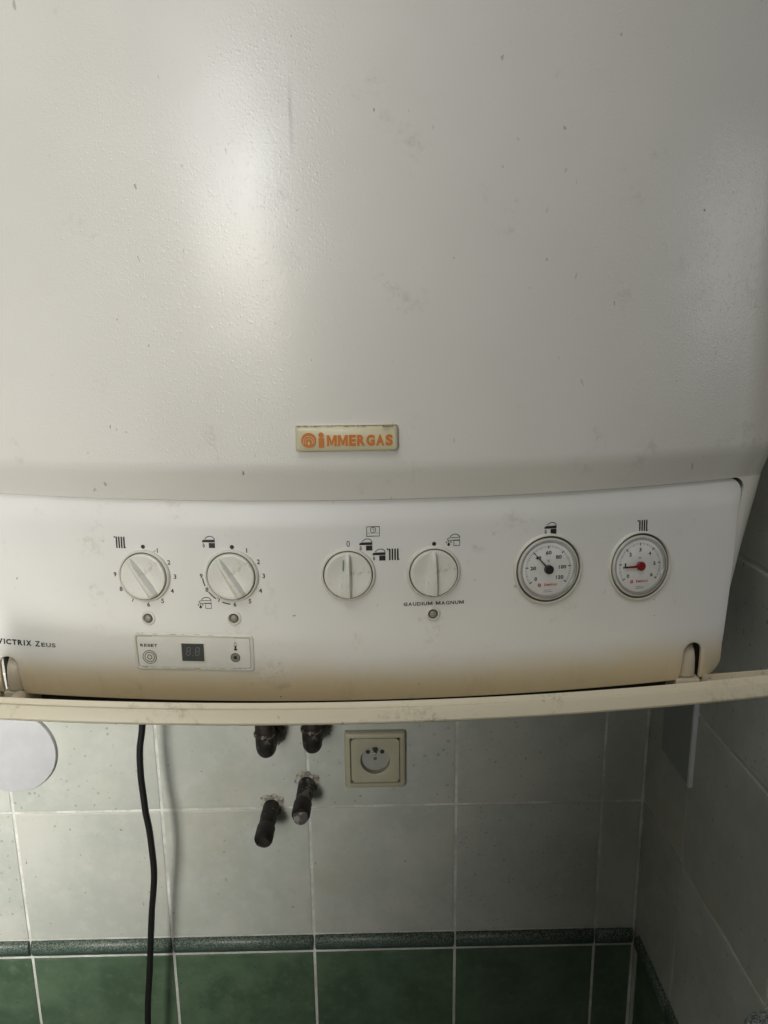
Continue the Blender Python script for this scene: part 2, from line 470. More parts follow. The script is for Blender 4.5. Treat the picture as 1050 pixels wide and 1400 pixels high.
def chassis():
    vs, fs = [], []; hs = [-.105, -.14, -.2, -.262, -.29, -.311]; n = 40
    for h in hs:
        for i in range(n+1):
            xm = .318 if h > -.2 else .3105; x = OFF-xm+(2*xm-OFF)*i/n
            vs.append((x, ys(x, 1.6+max(h, -.27))+(.030 if h > -.26 else .034), 1.6+h))
    for r in range(len(hs)-1):
        for i in range(n): a = r*(n+1)+i; fs.append((a, a+1, a+n+2, a+n+1))
    a = len(vs)
    for i in range(n+1): x = OFF-.308+(.616-OFF)*i/n; vs.append((x, .915, 1.6-.300))
    b0 = (len(hs)-1)*(n+1)
    for i in range(n): fs.append((b0+i, b0+i+1, a+i+1, a+i))
    bmesh_part("chassis", vs, fs, M_DARK, smooth=True)
chassis()

def sheet_cut(poly2, stepx, stepz):
    """flat polygon (x,z) cut into a grid of small faces so that it can follow a bowed surface"""
    bm = bmesh.new()
    vv = [bm.verts.new((x, 0, z)) for x, z in poly2]
    f = bm.faces.new(vv)
    bmesh.ops.triangulate(bm, faces=[f])
    xs = [p[0] for p in poly2]; zs = [p[1] for p in poly2]
    def cuts(a, b, st):
        n = max(1, int((b-a)/st)); return [a+(b-a)*i/n for i in range(1, n)]
    for x in cuts(min(xs), max(xs), stepx):
        bmesh.ops.bisect_plane(bm, geom=bm.verts[:]+bm.edges[:]+bm.faces[:], plane_co=(x, 0, 0), plane_no=(1, 0, 0), dist=1e-6)
    for z in cuts(min(zs), max(zs), stepz):
        bmesh.ops.bisect_plane(bm, geom=bm.verts[:]+bm.edges[:]+bm.faces[:], plane_co=(0, 0, z), plane_no=(0, 0, 1), dist=1e-6)
    gx = cuts(min(xs), max(xs), stepx); gz = cuts(min(zs), max(zs), stepz)
    def on(e, i, g):
        a, b = e.verts[0].co[i], e.verts[1].co[i]
        return abs(a-b) < 2e-6 and any(abs(a-q) < 4e-6 for q in g)
    dead = [e for e in bm.edges if len(e.link_faces) == 2 and not on(e, 0, gx) and not on(e, 2, gz)]
    bmesh.ops.dissolve_edges(bm, edges=dead, use_verts=False)
    bmesh.ops.recalc_face_normals(bm, faces=bm.faces[:])
    if bm.faces[:] and bm.faces[0].normal.y > 0: bmesh.ops.reverse_faces(bm, faces=bm.faces[:])
    return bm

def make_panel():
    R1, R2, SXC = .0120, .0165, .2865
    SR = .0088; top, bot, ar = PANEL_TOP, PANEL_BOT, -.2545
    zs = [top-R1*(1-math.cos(PI/2*i/9)) for i in range(10)]+[-.13, -.134, -.138, -.142, -.146, -.152, -.160, -.168, -.176, -.184, -.192, -.200, -.208, -.216, -.223, -.230, -.236, -.240, -.2430]
    zs += [ar+SR*math.cos(PI/2*i/9) for i in range(10)]+[-.2565, -.259, -.2615, -.2640, -.2665, -.2690]
    zs += [bot+R2*(1-math.sin(PI/2*i/11)) for i in range(0, 12)]
    zs = sorted(set(round(z, 6) for z in zs), reverse=True)
    def edge(h):
        x = lerp_tab(PE, h)
        if h > top-R1: t = R1-(top-h); x = x-R1+math.sqrt(max(0, R1*R1-t*t))
        if h < bot+R2: t = (bot+R2)-h; x = x-R2+math.sqrt(max(0, R2*R2-t*t))
        return x
    def sw(h):
        if h >= ar: return math.sqrt(max(0, SR**2-(h-ar)**2)) if h < ar+SR else 0
        return SR+.0010*(ar-h)/(ar-bot)
    N1, N2 = 5, 84
    vs, rows = [], []
    for h in zs:
        e, w_ = edge(h), sw(h)
        e = max(e, SXC+w_+.0015) if h < -.2 else e
        xs = [OFF-e+(e-SXC-w_)*i/N1 for i in range(N1+1)]+[(OFF-SXC+w_)+(2*(SXC-w_)-OFF)*i/N2 for i in range(N2+1)]
        xs += [SXC+w_+(e-SXC-w_)*i/N1 for i in range(N1+1)]
        r = []
        for x in xs: r.append(len(vs)); vs.append((x, ys(x, 1.6+h), 1.6+h))
        rows.append(r)
    fs = []
    for A, B in zip(rows, rows[1:]):
        for i in range(len(A)-1):
            if i in (N1, N1+1+N2): continue
            fs.append((A[i], A[i+1], B[i+1], B[i]))
    me = bpy.data.meshes.new("control_panel"); me.from_pydata(vs, [], fs)
    bm = bmesh.new(); bm.from_mesh(me)
    bmesh.ops.remove_doubles(bm, verts=bm.verts[:], dist=2e-6)
    for step, (dy, k) in enumerate(((.00025, .00045), (.00055, .00025), (.0028, 0.0))):
        be = [e for e in bm.edges if len(e.link_faces) == 1]
        nrm = {}
        for e in be:
            f = e.link_faces[0]; c = f.calc_center_median(); a_, b_ = e.verts
            d = b_.co-a_.co; n = Vector((d.z, 0, -d.x))
            if n.length < 1e-9: continue
            n.normalize()
            if n.dot(e.verts[0].co-c) < 0: n = -n
            for v in e.verts: nrm[v] = nrm.get(v, Vector())+n
        ret = bmesh.ops.extrude_edge_only(bm, edges=be)
        # match each new vertex with its source through the side edges
        new = [g for g in ret['geom'] if isinstance(g, bmesh.types.BMVert)]
        ns = set(new)
        for v in new:
            src = [e.other_vert(v) for e in v.link_edges if e.other_vert(v) not in ns]
            n = nrm.get(src[0], Vector()) if src else Vector()
            if n.length > 1e-6: n = n.normalized()
            v.co = v.co+n*k+Vector((0, dy, 0))
    bmesh.ops.recalc_face_normals(bm, faces=bm.faces[:])
    bmesh.ops.translate(bm, verts=bm.verts[:], vec=-ROOT)
    bm.to_mesh(me); bm.free()
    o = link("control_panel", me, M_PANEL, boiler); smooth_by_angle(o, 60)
    return o
panel = make_panel()

def on_panel(d2, xc, h, name, mat, parent=panel, lift=.00018):
    z0 = 1.6+h
    vs = [(xc+a/1000, ys(xc+a/1000, z0+b/1000)-lift, z0+b/1000) for a, b in d2.v]
    return mesh(name, vs, d2.f, mat, parent, None, False, ROOT)
def frame_at(xc, h, lift=0):
    z = 1.6+h; e = .004
    sx_ = (ys(xc+e, z)-ys(xc-e, z))/(2*e); sz_ = (ys(xc, z+e)-ys(xc, z-e))/(2*e)
    n = Vector((sx_, -1, sz_)).normalized()          # outward normal
    upv = Vector((0, sz_, 1)).normalized(); upv = (upv-n*upv.dot(n)).normalized(); rtv = upv.cross(-n) if False else (-n).cross(upv)
    m_ = Matrix((rtv, -n, upv)).transposed()
    return Vector((xc, ys(xc, z)-lift, z))-ROOT, m_.to_euler()
# ---- symbols (drawn in photo pixels, scaled to mm)
PX = .580
def S_radiator():
    d = D2()
    for i in range(4):
        x = -4.7+i*3.45; d.poly([(x-1.05, -7.2), (x-.5, -7.8), (x+.5, -7.8), (x+1.05, -7.2), (x+1.05, 7.2), (x+.5, 7.8), (x-.5, 7.8), (x-1.05, 7.2)])
    d.disc(-7.4, 7.0, 1.15, 10); d.rect(-6.6, 6.7, -5.2, 7.3); d.disc(7.3, -6.6, .7, 8)
    return d.scaled(PX)
def arch(): return [(-4.6, 4.1), (-3.0, 5.6), (-1.0, 6.9), (1.5, 7.6), (4.0, 7.4), (6.2, 6.3), (7.6, 4.8), (8.1, 3.2)]
def S_tap():
    d = D2()
    d.poly([(-8.3, .2), (-8.0, 1.9), (-6.6, 2.7), (-4.2, 3.0), (8.4, 3.2), (8.4, -.5), (-4.2, -.5), (-6.4, -.3), (-7.6, -1.0)])
    d.rect(.3, -7.9, 8.4, -1.2); d.stroke(arch(), .95)
    d.stroke([(-6.4, -2.2), (-5.4, -4.6), (-5.5, -6.2), (-6.4, -6.9), (-7.3, -6.2), (-7.4, -4.6)], .8, True)
    return d.scaled(PX)
def S_shower():
    d = D2()
    d.stroke([(-8.0, .6), (-7.2, 2.2), (-4.2, 3.0), (8.2, 3.0), (8.2, -.6), (-4.2, -.6), (-7.0, -.6)], .8, True)
    d.stroke([(.6, -7.6), (8.2, -7.6), (8.2, -.9), (.6, -.9)], .75, True); d.stroke(arch(), .95)
    d.poly([(-6.2, -2.6), (-4.2, -5.4), (-5.0, -7.6), (-6.6, -7.9), (-8.0, -6.9), (-7.8, -5.2)])
    d.poly([(-9.8, -2.2), (-8.0, -1.6), (-8.4, -3.6), (-9.8, -4.0)]); d.poly([(-4.2, -1.6), (-2.2, -2.2), (-2.4, -4.0), (-3.8, -3.6)])
    d.poly([(-7.0, -1.2), (-5.2, -1.2), (-6.1, -3.0)])
    return d.scaled(PX)
def S_clock():
    d = D2(); d.stroke([(-8.2, -6.2), (8.2, -6.2), (8.2, 6.2), (-8.2, 6.2)], .8, True)
    d.ring(0, 2.0, 3.5, .75, 24); d.stroke([(0, 3.9), (0, 1.9), (2, 1.9)], .75)
    d.stroke([(-8.2, -2.2), (8.2, -2.2)], .4); return d.scaled(PX)
def S_flame():
    d = D2(); d.stroke([(0, 8), (1.5, 4.5), (2.0, 1.6), (1.2, -1.2), (-1.2, -1.2), (-2.0, 1.6), (-1.5, 4.5)], .5, True)
    d.poly([(0, 2.6), (1.1, 0), (1.0, -3.4), (-1.0, -3.4), (-1.1, 0)]); d.rect(-2.4, -6.2, 2.4, -3.4)
    return d.scaled(.5)
on_panel(S_radiator(), -.1657, -.1495, "radiator_symbol", M_BLACK)
on_panel(S_tap(), -.0966, -.1475, "tap_symbol", M_BLACK)
on_panel(S_shower(), -.1020, -.1951, "shower_symbol", M_BLACK)
on_panel(S_clock(), .0263, -.1400, "clock_symbol", M_BLACK)
on_panel(S_tap(), .0207, -.1500, "tap_symbol", M_BLACK)
on_panel(S_tap(), .0304, -.1580, "tap_symbol", M_BLACK)
on_panel(S_radiator(), .0412, -.1580, "radiator_symbol", M_BLACK)
on_panel(S_shower(), .0863, -.1484, "shower_symbol", M_BLACK)
on_panel(S_tap(), .1614, -.1433, "tap_symbol", M_BLACK)
on_panel(S_radiator(), .2387, -.1469, "radiator_symbol", M_BLACK)
for xc, h in ((-.1476, -.1523), (-.0790, -.1512), (.0717, -.1509)):
    on_panel(D2().disc(0, 0, 1.6), xc, h, "dot_mark", M_BLACK)
on_panel(D2().text("0", 0, 0, 4.6, 2.5), .0077, -.1491, "printed_number", M_BLACK)
K = [(-.1478, -.1749), (-.0802, -.1734), (.0072, -.1726), (.0712, -.1728)]
px_num = {0: [(19.5, -34.5), (34, -19), (41, 0), (36, 19.5), (22, 33.5), (2.5, 39), (-18.5, 33), (-34, 19), (-41, -.5)],
          1: [(21, -34), (35.5, -19), (41.5, 0), (36.5, 20), (22, 34.5), (2, 39), (-18.5, 33), (-34, 19.5), (-40.5, 1)]}
for ki in (0, 1):
    for i, (dx, dy) in enumerate(px_num[ki]):
        on_panel(D2().text(str(i+1), 0, 0, 3.6, None, .022), K[ki][0]+dx*.00058, K[ki][1]-dy*.00058, "printed_number", M_BLACK)
def arcseg(a0, a1): return D2().ring(0, 0, 22.6, .9, 8, math.radians(a0), math.radians(a1))
for a0, a1 in ((186, 202), (215, 234), (248, 264)):
    on_panel(arcseg(a0, a1), K[1][0], K[1][1], "scale_arc", M_BLACK)
on_panel(word(D2(), "GAUDIUM MAGNUM", 0, 0, 2.8, 46, .030, .62, .68, RAT), .0716, -.1975, "printed_lettering", M_BLACK)
vd = word(word(word(D2(), "VICTRIX", -9.6, 0, 4.4, 30, .046, .75, 1.0, RAT), "Z", 10.7, 0, 4.4, 4.4, .022, 0, .6, RAT), "EUS", 20.0, -.5, 3.3, 12.2, .022, .75, .6, RAT)
on_panel(vd, -.2515, -.2338, "printed_lettering", M_BLACK)
# grime: small stains and the tiny hole low on the panel
on_panel(D2().disc(0, 0, .55, 10), -.0480, -.2745, "pin_hole", M_DARK)

# ---- knobs
def knob(pos, ang, seed):
    loc, rz = frame_at(*pos, 0)
    vs, fs = lathe([(20.6e-3, -.001), (20.5e-3, .0012), (20.0e-3, .0024), (19.3e-3, .0029), (18.7e-3, .0026), (18.55e-3, .0008)], 64)
    ring = mesh("control_knob", vs, fs, M_RING, boiler, None, True); smooth_by_angle(ring, 45)
    ring.location = loc; ring.rotation_euler = rz
    gv, gf = lathe([(18.7e-3, .0016), (17.4e-3, .0016)], 64); mesh("groove", gv, gf, M_GROOVE, ring)
    cv, cf = lathe([(17.75e-3, .0008), (17.75e-3, .0036), (17.5e-3, .0042), (16.9e-3, .0045), (15e-3, .0044), (10e-3, .0036), (0, .0034)], 64)
    cap = mesh("knob_cap", cv, cf, M_KNOB, ring, None, True); smooth_by_angle(cap, 40)
    cap.rotation_euler = (0, ang, 0)
    # grip bar along local z, pointer end up: narrow top, wider foot, steep flanks
    secs = [(-17.0, 4.6, 1.6, 5.6), (-16.2, 4.8, 1.7, 8.6), (-13, 4.6, 1.65, 9.6), (0, 3.6, 1.4, 9.9), (10, 2.7, 1.2, 9.6), (14.0, 2.3, 1.1, 8.6), (16.4, 2.0, .9, 6.2), (16.9, 1.7, .8, 4.2)]
    bv, bf = [], []
    for z, wb, wt, hh in secs:
        bv += [(-wb*1.55, -2.8, z), (-wb*1.25, -4.1, z), (-wt-.5, -(hh-.8), z), (-wt+.4, -hh, z), (wt-.4, -hh, z), (wt, -(hh-.5), z), (wb*.62, -4.3, z), (wb*.72, -2.8, z)]
    for i in range(len(secs)-1):
        for k in range(7): a = i*8+k; bf.append((a, a+1, a+9, a+8))
    bf.append(tuple(range(7, -1, -1))); bf.append(tuple(range(len(secs)*8-8, len(secs)*8)))
    bar = mesh("grip_bar", [tuple(c/1000 for c in v) for v in bv], bf, M_KNOB, ring, None, True); smooth_by_angle(bar, 38)
    bar.rotation_euler = (0, ang, 0)
    return ring
kn = [knob(K[0], math.radians(-33), 1), knob(K[1], math.radians(-31), 2), knob(K[2], math.radians(1), 3), knob(K[3], math.radians(-1), 4)]
kn[2]['label'] = "selector dial turned upright with a green paint mark on its grip"
kn[3]['label'] = "clean selector dial turned upright above the small printed words"
kn[0]['label'] = "scratched dial turned to the left beside the radiator symbol"
kn[1]['label'] = "scratched dial turned to the left beside the tap symbol"
gm, gf_ = [(-3.3e-3, -.0052, .0125), (-2.6e-3, -.0078, .0130), (-2.9e-3, -.0068, .0040), (-3.7e-3, -.0050, .0048)], [(0, 1, 2, 3)]
mesh("paint_mark", [(x-.00035, y-.0002, z) for x, y, z in gm], gf_, M_GREENPAINT, kn[2])

# ---- indicator lamps
for xc, h in ((-.1473, -.2085), (-.0803, -.2070), (.0710, -.2059)):
    loc, rz = frame_at(xc, h)
    vs, fs = lathe([(5.7e-3, -.0005), (5.6e-3, .0006), (5.0e-3, .0013), (4.1e-3, .0013), (3.7e-3, .0004)], 36)
    o = mesh("indicator_lamp", vs, fs, M_RING, boiler, None, True); smooth_by_angle(o, 50)
    o.location = loc; o.rotation_euler = rz
    vs, fs = lathe([(3.9e-3, .0003), (2.9e-3, .0003), (2.8e-3, .0008)], 28); mesh("lens_rim", vs, fs, M_LENSRIM, o)
    vs, fs = lathe([(2.8e-3, .0004), (2.6e-3, .0012), (1.6e-3, .0018), (0, .0020)], 28); mesh("lens", vs, fs, M_LED, o, None, True)

# ---- gauges
def loc2d(d, lift, name, mat, parent):
    return mesh(name, [(a/1000, -lift, b/1000) for a, b in d.v], d.f, mat, parent)
def pol(r, deg): return (r*math.cos(math.radians(deg)), r*math.sin(math.radians(deg)))
def logo(d, x, y, s_):
    d.text("MMERGAS", x+2.2*s_, y-.1*s_, 1.5*s_, 7.6*s_, .02)
    d.rect(x-2.95*s_, y-.85*s_, x-2.15*s_, y+.35*s_); d.disc(x-2.55*s_, y+.78*s_, .38*s_, 10)
    return d
def gauge(pos, kind):
    loc, rz = frame_at(pos[0]-.0004, pos[1])
    vs, fs = lathe([(27.9e-3, -.001), (27.8e-3, .0008), (27.4e-3, .0018), (26.9e-3, .0023), (26.4e-3, .0023), (26.1e-3, .0016), (26.1e-3, .0002)], 72)
    g = mesh("thermometer" if kind == 't' else "pressure_gauge", vs, fs, M_RING, boiler, None, True); smooth_by_angle(g, 50)
    g.location = loc; g.rotation_euler = rz
    vs, fs = lathe([(26.4e-3, .0003), (23.0e-3, .0002)], 72); mesh("gap", vs, fs, M_GROOVE, g)
    vs, fs = lathe([(24.5e-3, -.001), (24.6e-3, .0012), (24.2e-3, .0018), (23.2e-3, .0022), (22.6e-3, .0020), (21.6e-3, .0012), (21.0e-3, .0009), (20.6e-3, .0005)], 72)
    o = mesh("bezel", vs, fs, M_BEZEL, g, None, True); smooth_by_angle(o, 50)
    vs, fs = lathe([(21.2e-3, .00055), (0, .00055)], 64); mesh("dial_face", vs, fs, M_DIAL, g)
    d = D2(); n = 60
    for i in range(n+1):
        a = 216-252*i/n; big = i % 10 == 0; mid = i % 5 == 0
        if big:
            p, q_ = pol(18.6, a), pol(16.2, a); d.stroke([p, q_], .75)
        elif mid: d.stroke([pol(18.6, a), pol(16.9, a)], .34)
        else: d.stroke([pol(18.6, a), pol(17.2, a)], .24)
    o = loc2d(d, .00075, "scale_marks", M_BLACK, g); tag(o, kind="stuff")
    labs = [str(20*i) for i in range(7)] if kind == 't' else [str(i) for i in range(7)]
    for i, t_ in enumerate(labs):
        a = 216-42*i; r = 13.0 if kind == 'p' else (12.4 - (.8 if len(t_) == 3 else 0) + (.6 if i == 3 else 0))
        x, y = pol(r, a)
        loc2d(D2().text(t_, x, y, 2.9, 1.2 if t_ == '1' else {1: 2.1, 2: 4.6, 3: 6.0}[len(t_)], .025), .00085, "scale_number", M_BLACK, g)
    loc2d(D2().text("°C" if kind == 't' else "bar", 0, 6.6, 1.9 if kind == 't' else 1.3, None, .01), .00085, "unit_lettering", M_BLACK, g)
    dd = D2(); dd.ring(-7.0, -12.3, 1.0, .7, 20); dd.rect(-7.2, -13, -6.8, -12.2); logo(dd, .4, -12.3, 1.15); loc2d(dd, .00085, "maker_logo", M_RED, g)
    sm = D2().text("- MADE IN ITALY -", 0, -16.6, .75, 7); sm.stroke([(-3.8, -17.9), (3.8, -17.9)], .25); loc2d(sm, .00085, "small_print", M_GREY, g)
    ang = 132 if kind == 't' else 181
    c, s_ = math.cos(math.radians(ang)), math.sin(math.radians(ang))
    def R2(x, y): return ((x*c-y*s_), (x*s_+y*c))
    L = 16.6
    nd = D2()
    if kind == 't':
        nd.poly([R2(0, .6), R2(L-3, .34), R2(L, .16), R2(L, -.16), R2(L-3, -.34), R2(0, -.6)])
        nv = [(a/1000, -.0021, b/1000) for a, b in nd.v]; nv += [(x, y+.0005, z) for x, y, z in nv]
        nf = [tuple(range(6)), tuple(range(11, 5, -1))]+[(i, i+6, (i+1) % 6+6, (i+1) % 6) for i in range(6)]
        mesh("needle", nv, nf, M_HUBBLACK, g)
    else:
        def bar(x0, x1, w0, w1, mat, nm):
            ps = [R2(x0, w0), R2(x1, w1), R2(x1, -w1), R2(x0, -w0)]
            nv = [(a/1000, -.0030, b/1000) for a, b in ps]; nv += [(x, y+.0006, z) for x, y, z in nv]
            nf = [(0, 1, 2, 3), (7, 6, 5, 4)]+[(i, i+4, (i+1) % 4+4, (i+1) % 4) for i in range(4)]
            return mesh(nm, nv, nf, mat, g)
        bar(0, 12, .85, .7, M_HUBRED, "needle"); bar(12, 16.2, .75, .45, M_HUBBLACK, "needle_tip")
    hr = 3.5 if kind == 't' else 3.6
    hub = [(hr/1000, .0012), ((hr-.05)/1000, .0034), ((hr-.4)/1000, .0037), (0, .0037)]
    vs, fs = lathe(hub, 32); o = mesh("hub", vs, fs, M_HUBBLACK if kind == 't' else M_HUBRED, g, None, True); smooth_by_angle(o, 40)
    vs, fs = lathe([(22.9e-3, .0023), (22.0e-3, .0034), (18e-3, .0041), (10e-3, .0046), (0, .0048)], 64); mesh("glass", vs, fs, M_GLASS, g, None, True)
    return g
gauge((.1607, -.1752), 't'); gauge((.2370, -.1786), 'p')

# ---- display module
def rrect(x0, z0, x1, z1, r, n=5):
    pts = []
    for cx, cz, a in ((x1-r, z1-r, 0), (x0+r, z1-r, 90), (x0+r, z0+r, 180), (x1-r, z0+r, 270)):
        pts += [(cx+r*math.cos(math.radians(a+90*i/n)), cz+r*math.sin(math.radians(a+90*i/n))) for i in range(n+1)]
    return pts
def ring_strip(name, loops, mat, parent):
    """loops: list of (pts in x,h ; lift) swept into one closed border on the panel surface"""
    vs, fs = [], []; n = len(loops[0][0])
    for pts, lift in loops: vs += [(x, ys(x, 1.6+h)-lift, 1.6+h) for x, h in pts]
    for k in range(len(loops)-1):
        for i in range(n): j = (i+1) % n; fs.append((k*n+i, k*n+j, (k+1)*n+j, (k+1)*n+i))
    o = mesh(name, vs, fs, mat, parent, None, True, ROOT); smooth_by_angle(o, 50); return o
X0, X1, Z0, Z1 = -.1600, -.0662, -.2508, -.2200
def shear_pts(pts): return [(x+(-.0012 if x < -.11 else .0)*(h-Z0)/(Z1-Z0), h) for x, h in pts]
def inset(k, r): return shear_pts(rrect(X0+k, Z0+k, X1-k, Z1-k, r))
mod = ring_strip("display_module", [(inset(0, .0038), -.0002), (inset(.0002, .0036), .0008), (inset(.0008, .0032), .0013), (inset(.0022, .0022), .0013), (inset(.0028, .0018), .0006)], M_RING, boiler)
ring_strip("dirt_line", [(inset(.00275, .0018), .00035), (inset(.00325, .0015), .00035)], M_GREYGROOVE, mod)
bm = sheet_cut([(x, h+1.6) for x, h in inset(.0032, .0015)], .006, .02)
for v in bm.verts: v.co.y = ys(v.co.x, v.co.z)-.0005
bmesh.ops.translate(bm, verts=bm.verts[:], vec=-ROOT)
me = bpy.data.meshes.new("face_plate"); bm.to_mesh(me); bm.free(); link("face_plate", me, M_MEMB, mod)
def stain_along(xa, xb, h0, amp, seed, n=60):
    rr = random.Random(seed); d = D2()
    x = xa
    while x < xb:
        l = rr.uniform(1, 6); t_ = rr.uniform(.15, .5)*amp
        if rr.random() < .6:
            y0 = rr.uniform(-.25, .25)
            d.poly([(x, y0), (x+l*.3, y0-t_*.5), (x+l, y0-t_*.2), (x+l*.7, y0+t_*.6)])
        x += l*rr.uniform(.6, 1.2)
    return d
on_panel(stain_along(-44, 22, 0, 1.0, 3), -.1130, -.2204, "grime_line", M_STAIN, mod, .0016)
on_panel(stain_along(-42, 38, 0, 1.2, 9), -.1130, -.2480, "grime_line", M_STAIN, mod, .00155)
on_panel(word(D2(), "RESET", 0, 0, 2.3, 13.6, .03, .55, .6, RAT), -.1484, -.2303, "printed_lettering", M_BLACK, mod, .0007)
loc = frame_at(-.1483, -.2398); 
def ringbtn(name, xc, h, rings, fill=None):
    d = D2()
    for r, w_ in rings: d.ring(0, 0, r, w_, 36)
    if fill: d.disc(0, 0, fill, 16)
    return on_panel(d, xc, h, name, M_BLACK if fill else M_GREY, mod, .0007)
on_panel(D2().disc(0, 0, 5.3, 32), -.1483, -.2398, "reset_button", M_RING, mod, .00062)
ringbtn("reset_rings", -.1483, -.2398, [(5.3, .55), (3.8, .55), (1.7, .6)])
on_panel(D2().disc(0, 0, 3.5, 32), -.0809, -.2388, "flame_lamp", M_LED, mod, .00062)
ringbtn("lamp_ring", -.0809, -.2388, [(3.5, .4)], 1.5)
on_panel(S_flame(), -.0804, -.2298, "flame_symbol", M_BLACK, mod, .0007)
def flat_box(name, x0, x1, h0, h1, lift0, lift1, mat, parent):
    vs, fs = [], []
    pts = [(x0, h0), (x1, h0), (x1, h1), (x0, h1)]
    for l in (lift0, lift1): vs += [(x, ys(x, 1.6+h)-l, 1.6+h) for x, h in pts]
    fs = [(4, 5, 6, 7)]+[(i, (i+1) % 4, (i+1) % 4+4, i+4) for i in range(4)]
    return mesh(name, vs, fs, mat, parent, None, False, ROOT)
flat_box("display_frame", -.1232, -.1042, -.2428, -.2272, .0004, .0009, M_RING, mod)
flat_box("display_window", -.1224, -.1050, -.2420, -.2279, .0005, .0011, M_SCREEN, mod)
def seg8(x, y, s_):
    d = D2(); w_, h = 3.1*s_, 3.6*s_; t = .62*s_; sl = .14
    def q(x0, y0, x1, y1): d.poly([(x+a+b*sl, y+b) for a, b in ((x0, y0), (x1, y0), (x1, y1), (x0, y1))])
    for yy in (-h, 0, h): q(-w_/2+.3, yy-t/2, w_/2-.3, yy+t/2)
    for xx in (-w_/2, w_/2):
        for y0 in (0, -h): q(xx-t/2, y0+.3, xx+t/2, y0+h-.3)
    return d
for xx in (-3.3, 3.6):
    on_panel(seg8(xx, .9, .88), -.1137, -.2350, "digit", M_SEG, mod, .00125)
on_panel(D2().disc(0, 0, .4, 8), -.1137, -.2375, "decimal_point", M_SEG, mod, .00125)

# ---- badge
def badge():
    xc, h = .00865, -.0695; z = 1.6+h
    def yc(x): return .5430+.64*x*x
    W, H = .0361, .0092
    lo = [(W, H, .0), (W, H, .0022), (W-.0007, H-.0007, .0034), (W-.0022, H-.0018, .0041)]
    vs, fs = [], []
    loops = []
    for a, b, l in lo:
        pts = rrect(-a, -b, a, b, .0016, 3); loops.append(len(vs))
        vs += [(xc+x, yc(xc)+1.28*xc*x-l*1.0, z+y+.0*x) for x, y in pts]
    n = len(vs)//len(lo)
    for k in range(len(lo)-1):
        for i in range(n): j = (i+1) % n; fs.append((k*n+i, k*n+j, (k+1)*n+j, (k+1)*n+i))
    fs.append(tuple(range((len(lo)-1)*n, len(lo)*n)))
    o = mesh("name_badge", vs, fs, M_BADGE, boiler, None, True, ROOT); smooth_by_angle(o, 60)
    def add(d, name, mat, l0, l1):
        nv = len(d.v); vv = [(xc+a/1000, yc(xc)+1.28*xc*a/1000-l1, z+b/1000) for a, b in d.v]
        vv += [(x, y+(l1-l0), zz) for x, y, zz in vv]
        # side walls on boundary edges
        ec = {}
        for f in d.f:
            for i in range(len(f)):
                e = (f[i], f[(i+1) % len(f)]); ec[tuple(sorted(e))] = ec.get(tuple(sorted(e)), []) + [e]
        ff = list(d.f)+[(e[0][0], e[0][1], e[0][1]+nv, e[0][0]+nv) for e in ec.values() if len(e) == 1]
        return mesh(name, vv, ff, mat, o, None, False, ROOT)
    k = .0858
    d = D2(); r = 62*k; ex, ey = -311*k, -9*k
    # emblem: orange disc with pale arcs and a flame
    d.disc(ex, ey, r, 40); add(d, "emblem", M_ORANGE, .0040, .0045)
    d = D2(); d.ring(ex+.1, ey-.9, 3.9, .32, 24, math.radians(-25), math.radians(205)); d.ring(ex+.1, ey-1.3, 2.6, .32, 20, math.radians(-30), math.radians(210))
    d.poly([(ex-.35, ey-3.4), (ex-.75, ey-2.2), (ex+.0, ey-.2), (ex+.75, ey-2.2), (ex+.35, ey-3.4)])
    add(d, "emblem_lines", M_BADGE, .0044, .0047)
    d = D2(); d.disc(-209*k, 33*k, 23*k, 24); d.rect(-231*k, -70*k, -186*k, 8*k); add(d, "letter", M_ORANGE, .0040, .0045)
    x = -164*k; tot = (900-357)*k
    ws = dict(M=1.12, E=.78, R=.92, G=.95, A=.95, S=.82); word = "MMERGAS"; gap = .75
    sumw = sum(ws[c] for c in word); unit = (tot-gap*6)/sumw
    for c in word:
        wd = ws[c]*unit; add(D2().poly(M_outline(wd, 7.7, 1.75, x+wd/2, -14*k)) if c == 'M' else D2().text(c, x+wd/2, -14*k, 7.9, wd, .055), "letter", M_ORANGE, .0040, .0045); x += wd+gap
    gr = random.Random(5); d = D2(); x = -35.4
    while x < 35:
        l = gr.uniform(1.5, 5); t_ = gr.uniform(.2, .55)*(1+(x > 22)); d.poly([(x, 9.0), (x+l, 9.0), (x+l*.8, 9.0-t_), (x+l*.2, 9.0-t_*.7)]); x += l*gr.uniform(.8, 1.2)
    mesh("grime_line", [(xc+a/1000, yc(xc)+1.28*xc*a/1000-.0005-.003*(9.35-b)/.6, z+.0003+b/1000) for a, b in d.v], d.f, M_STAIN, o, None, False, ROOT)
badge()

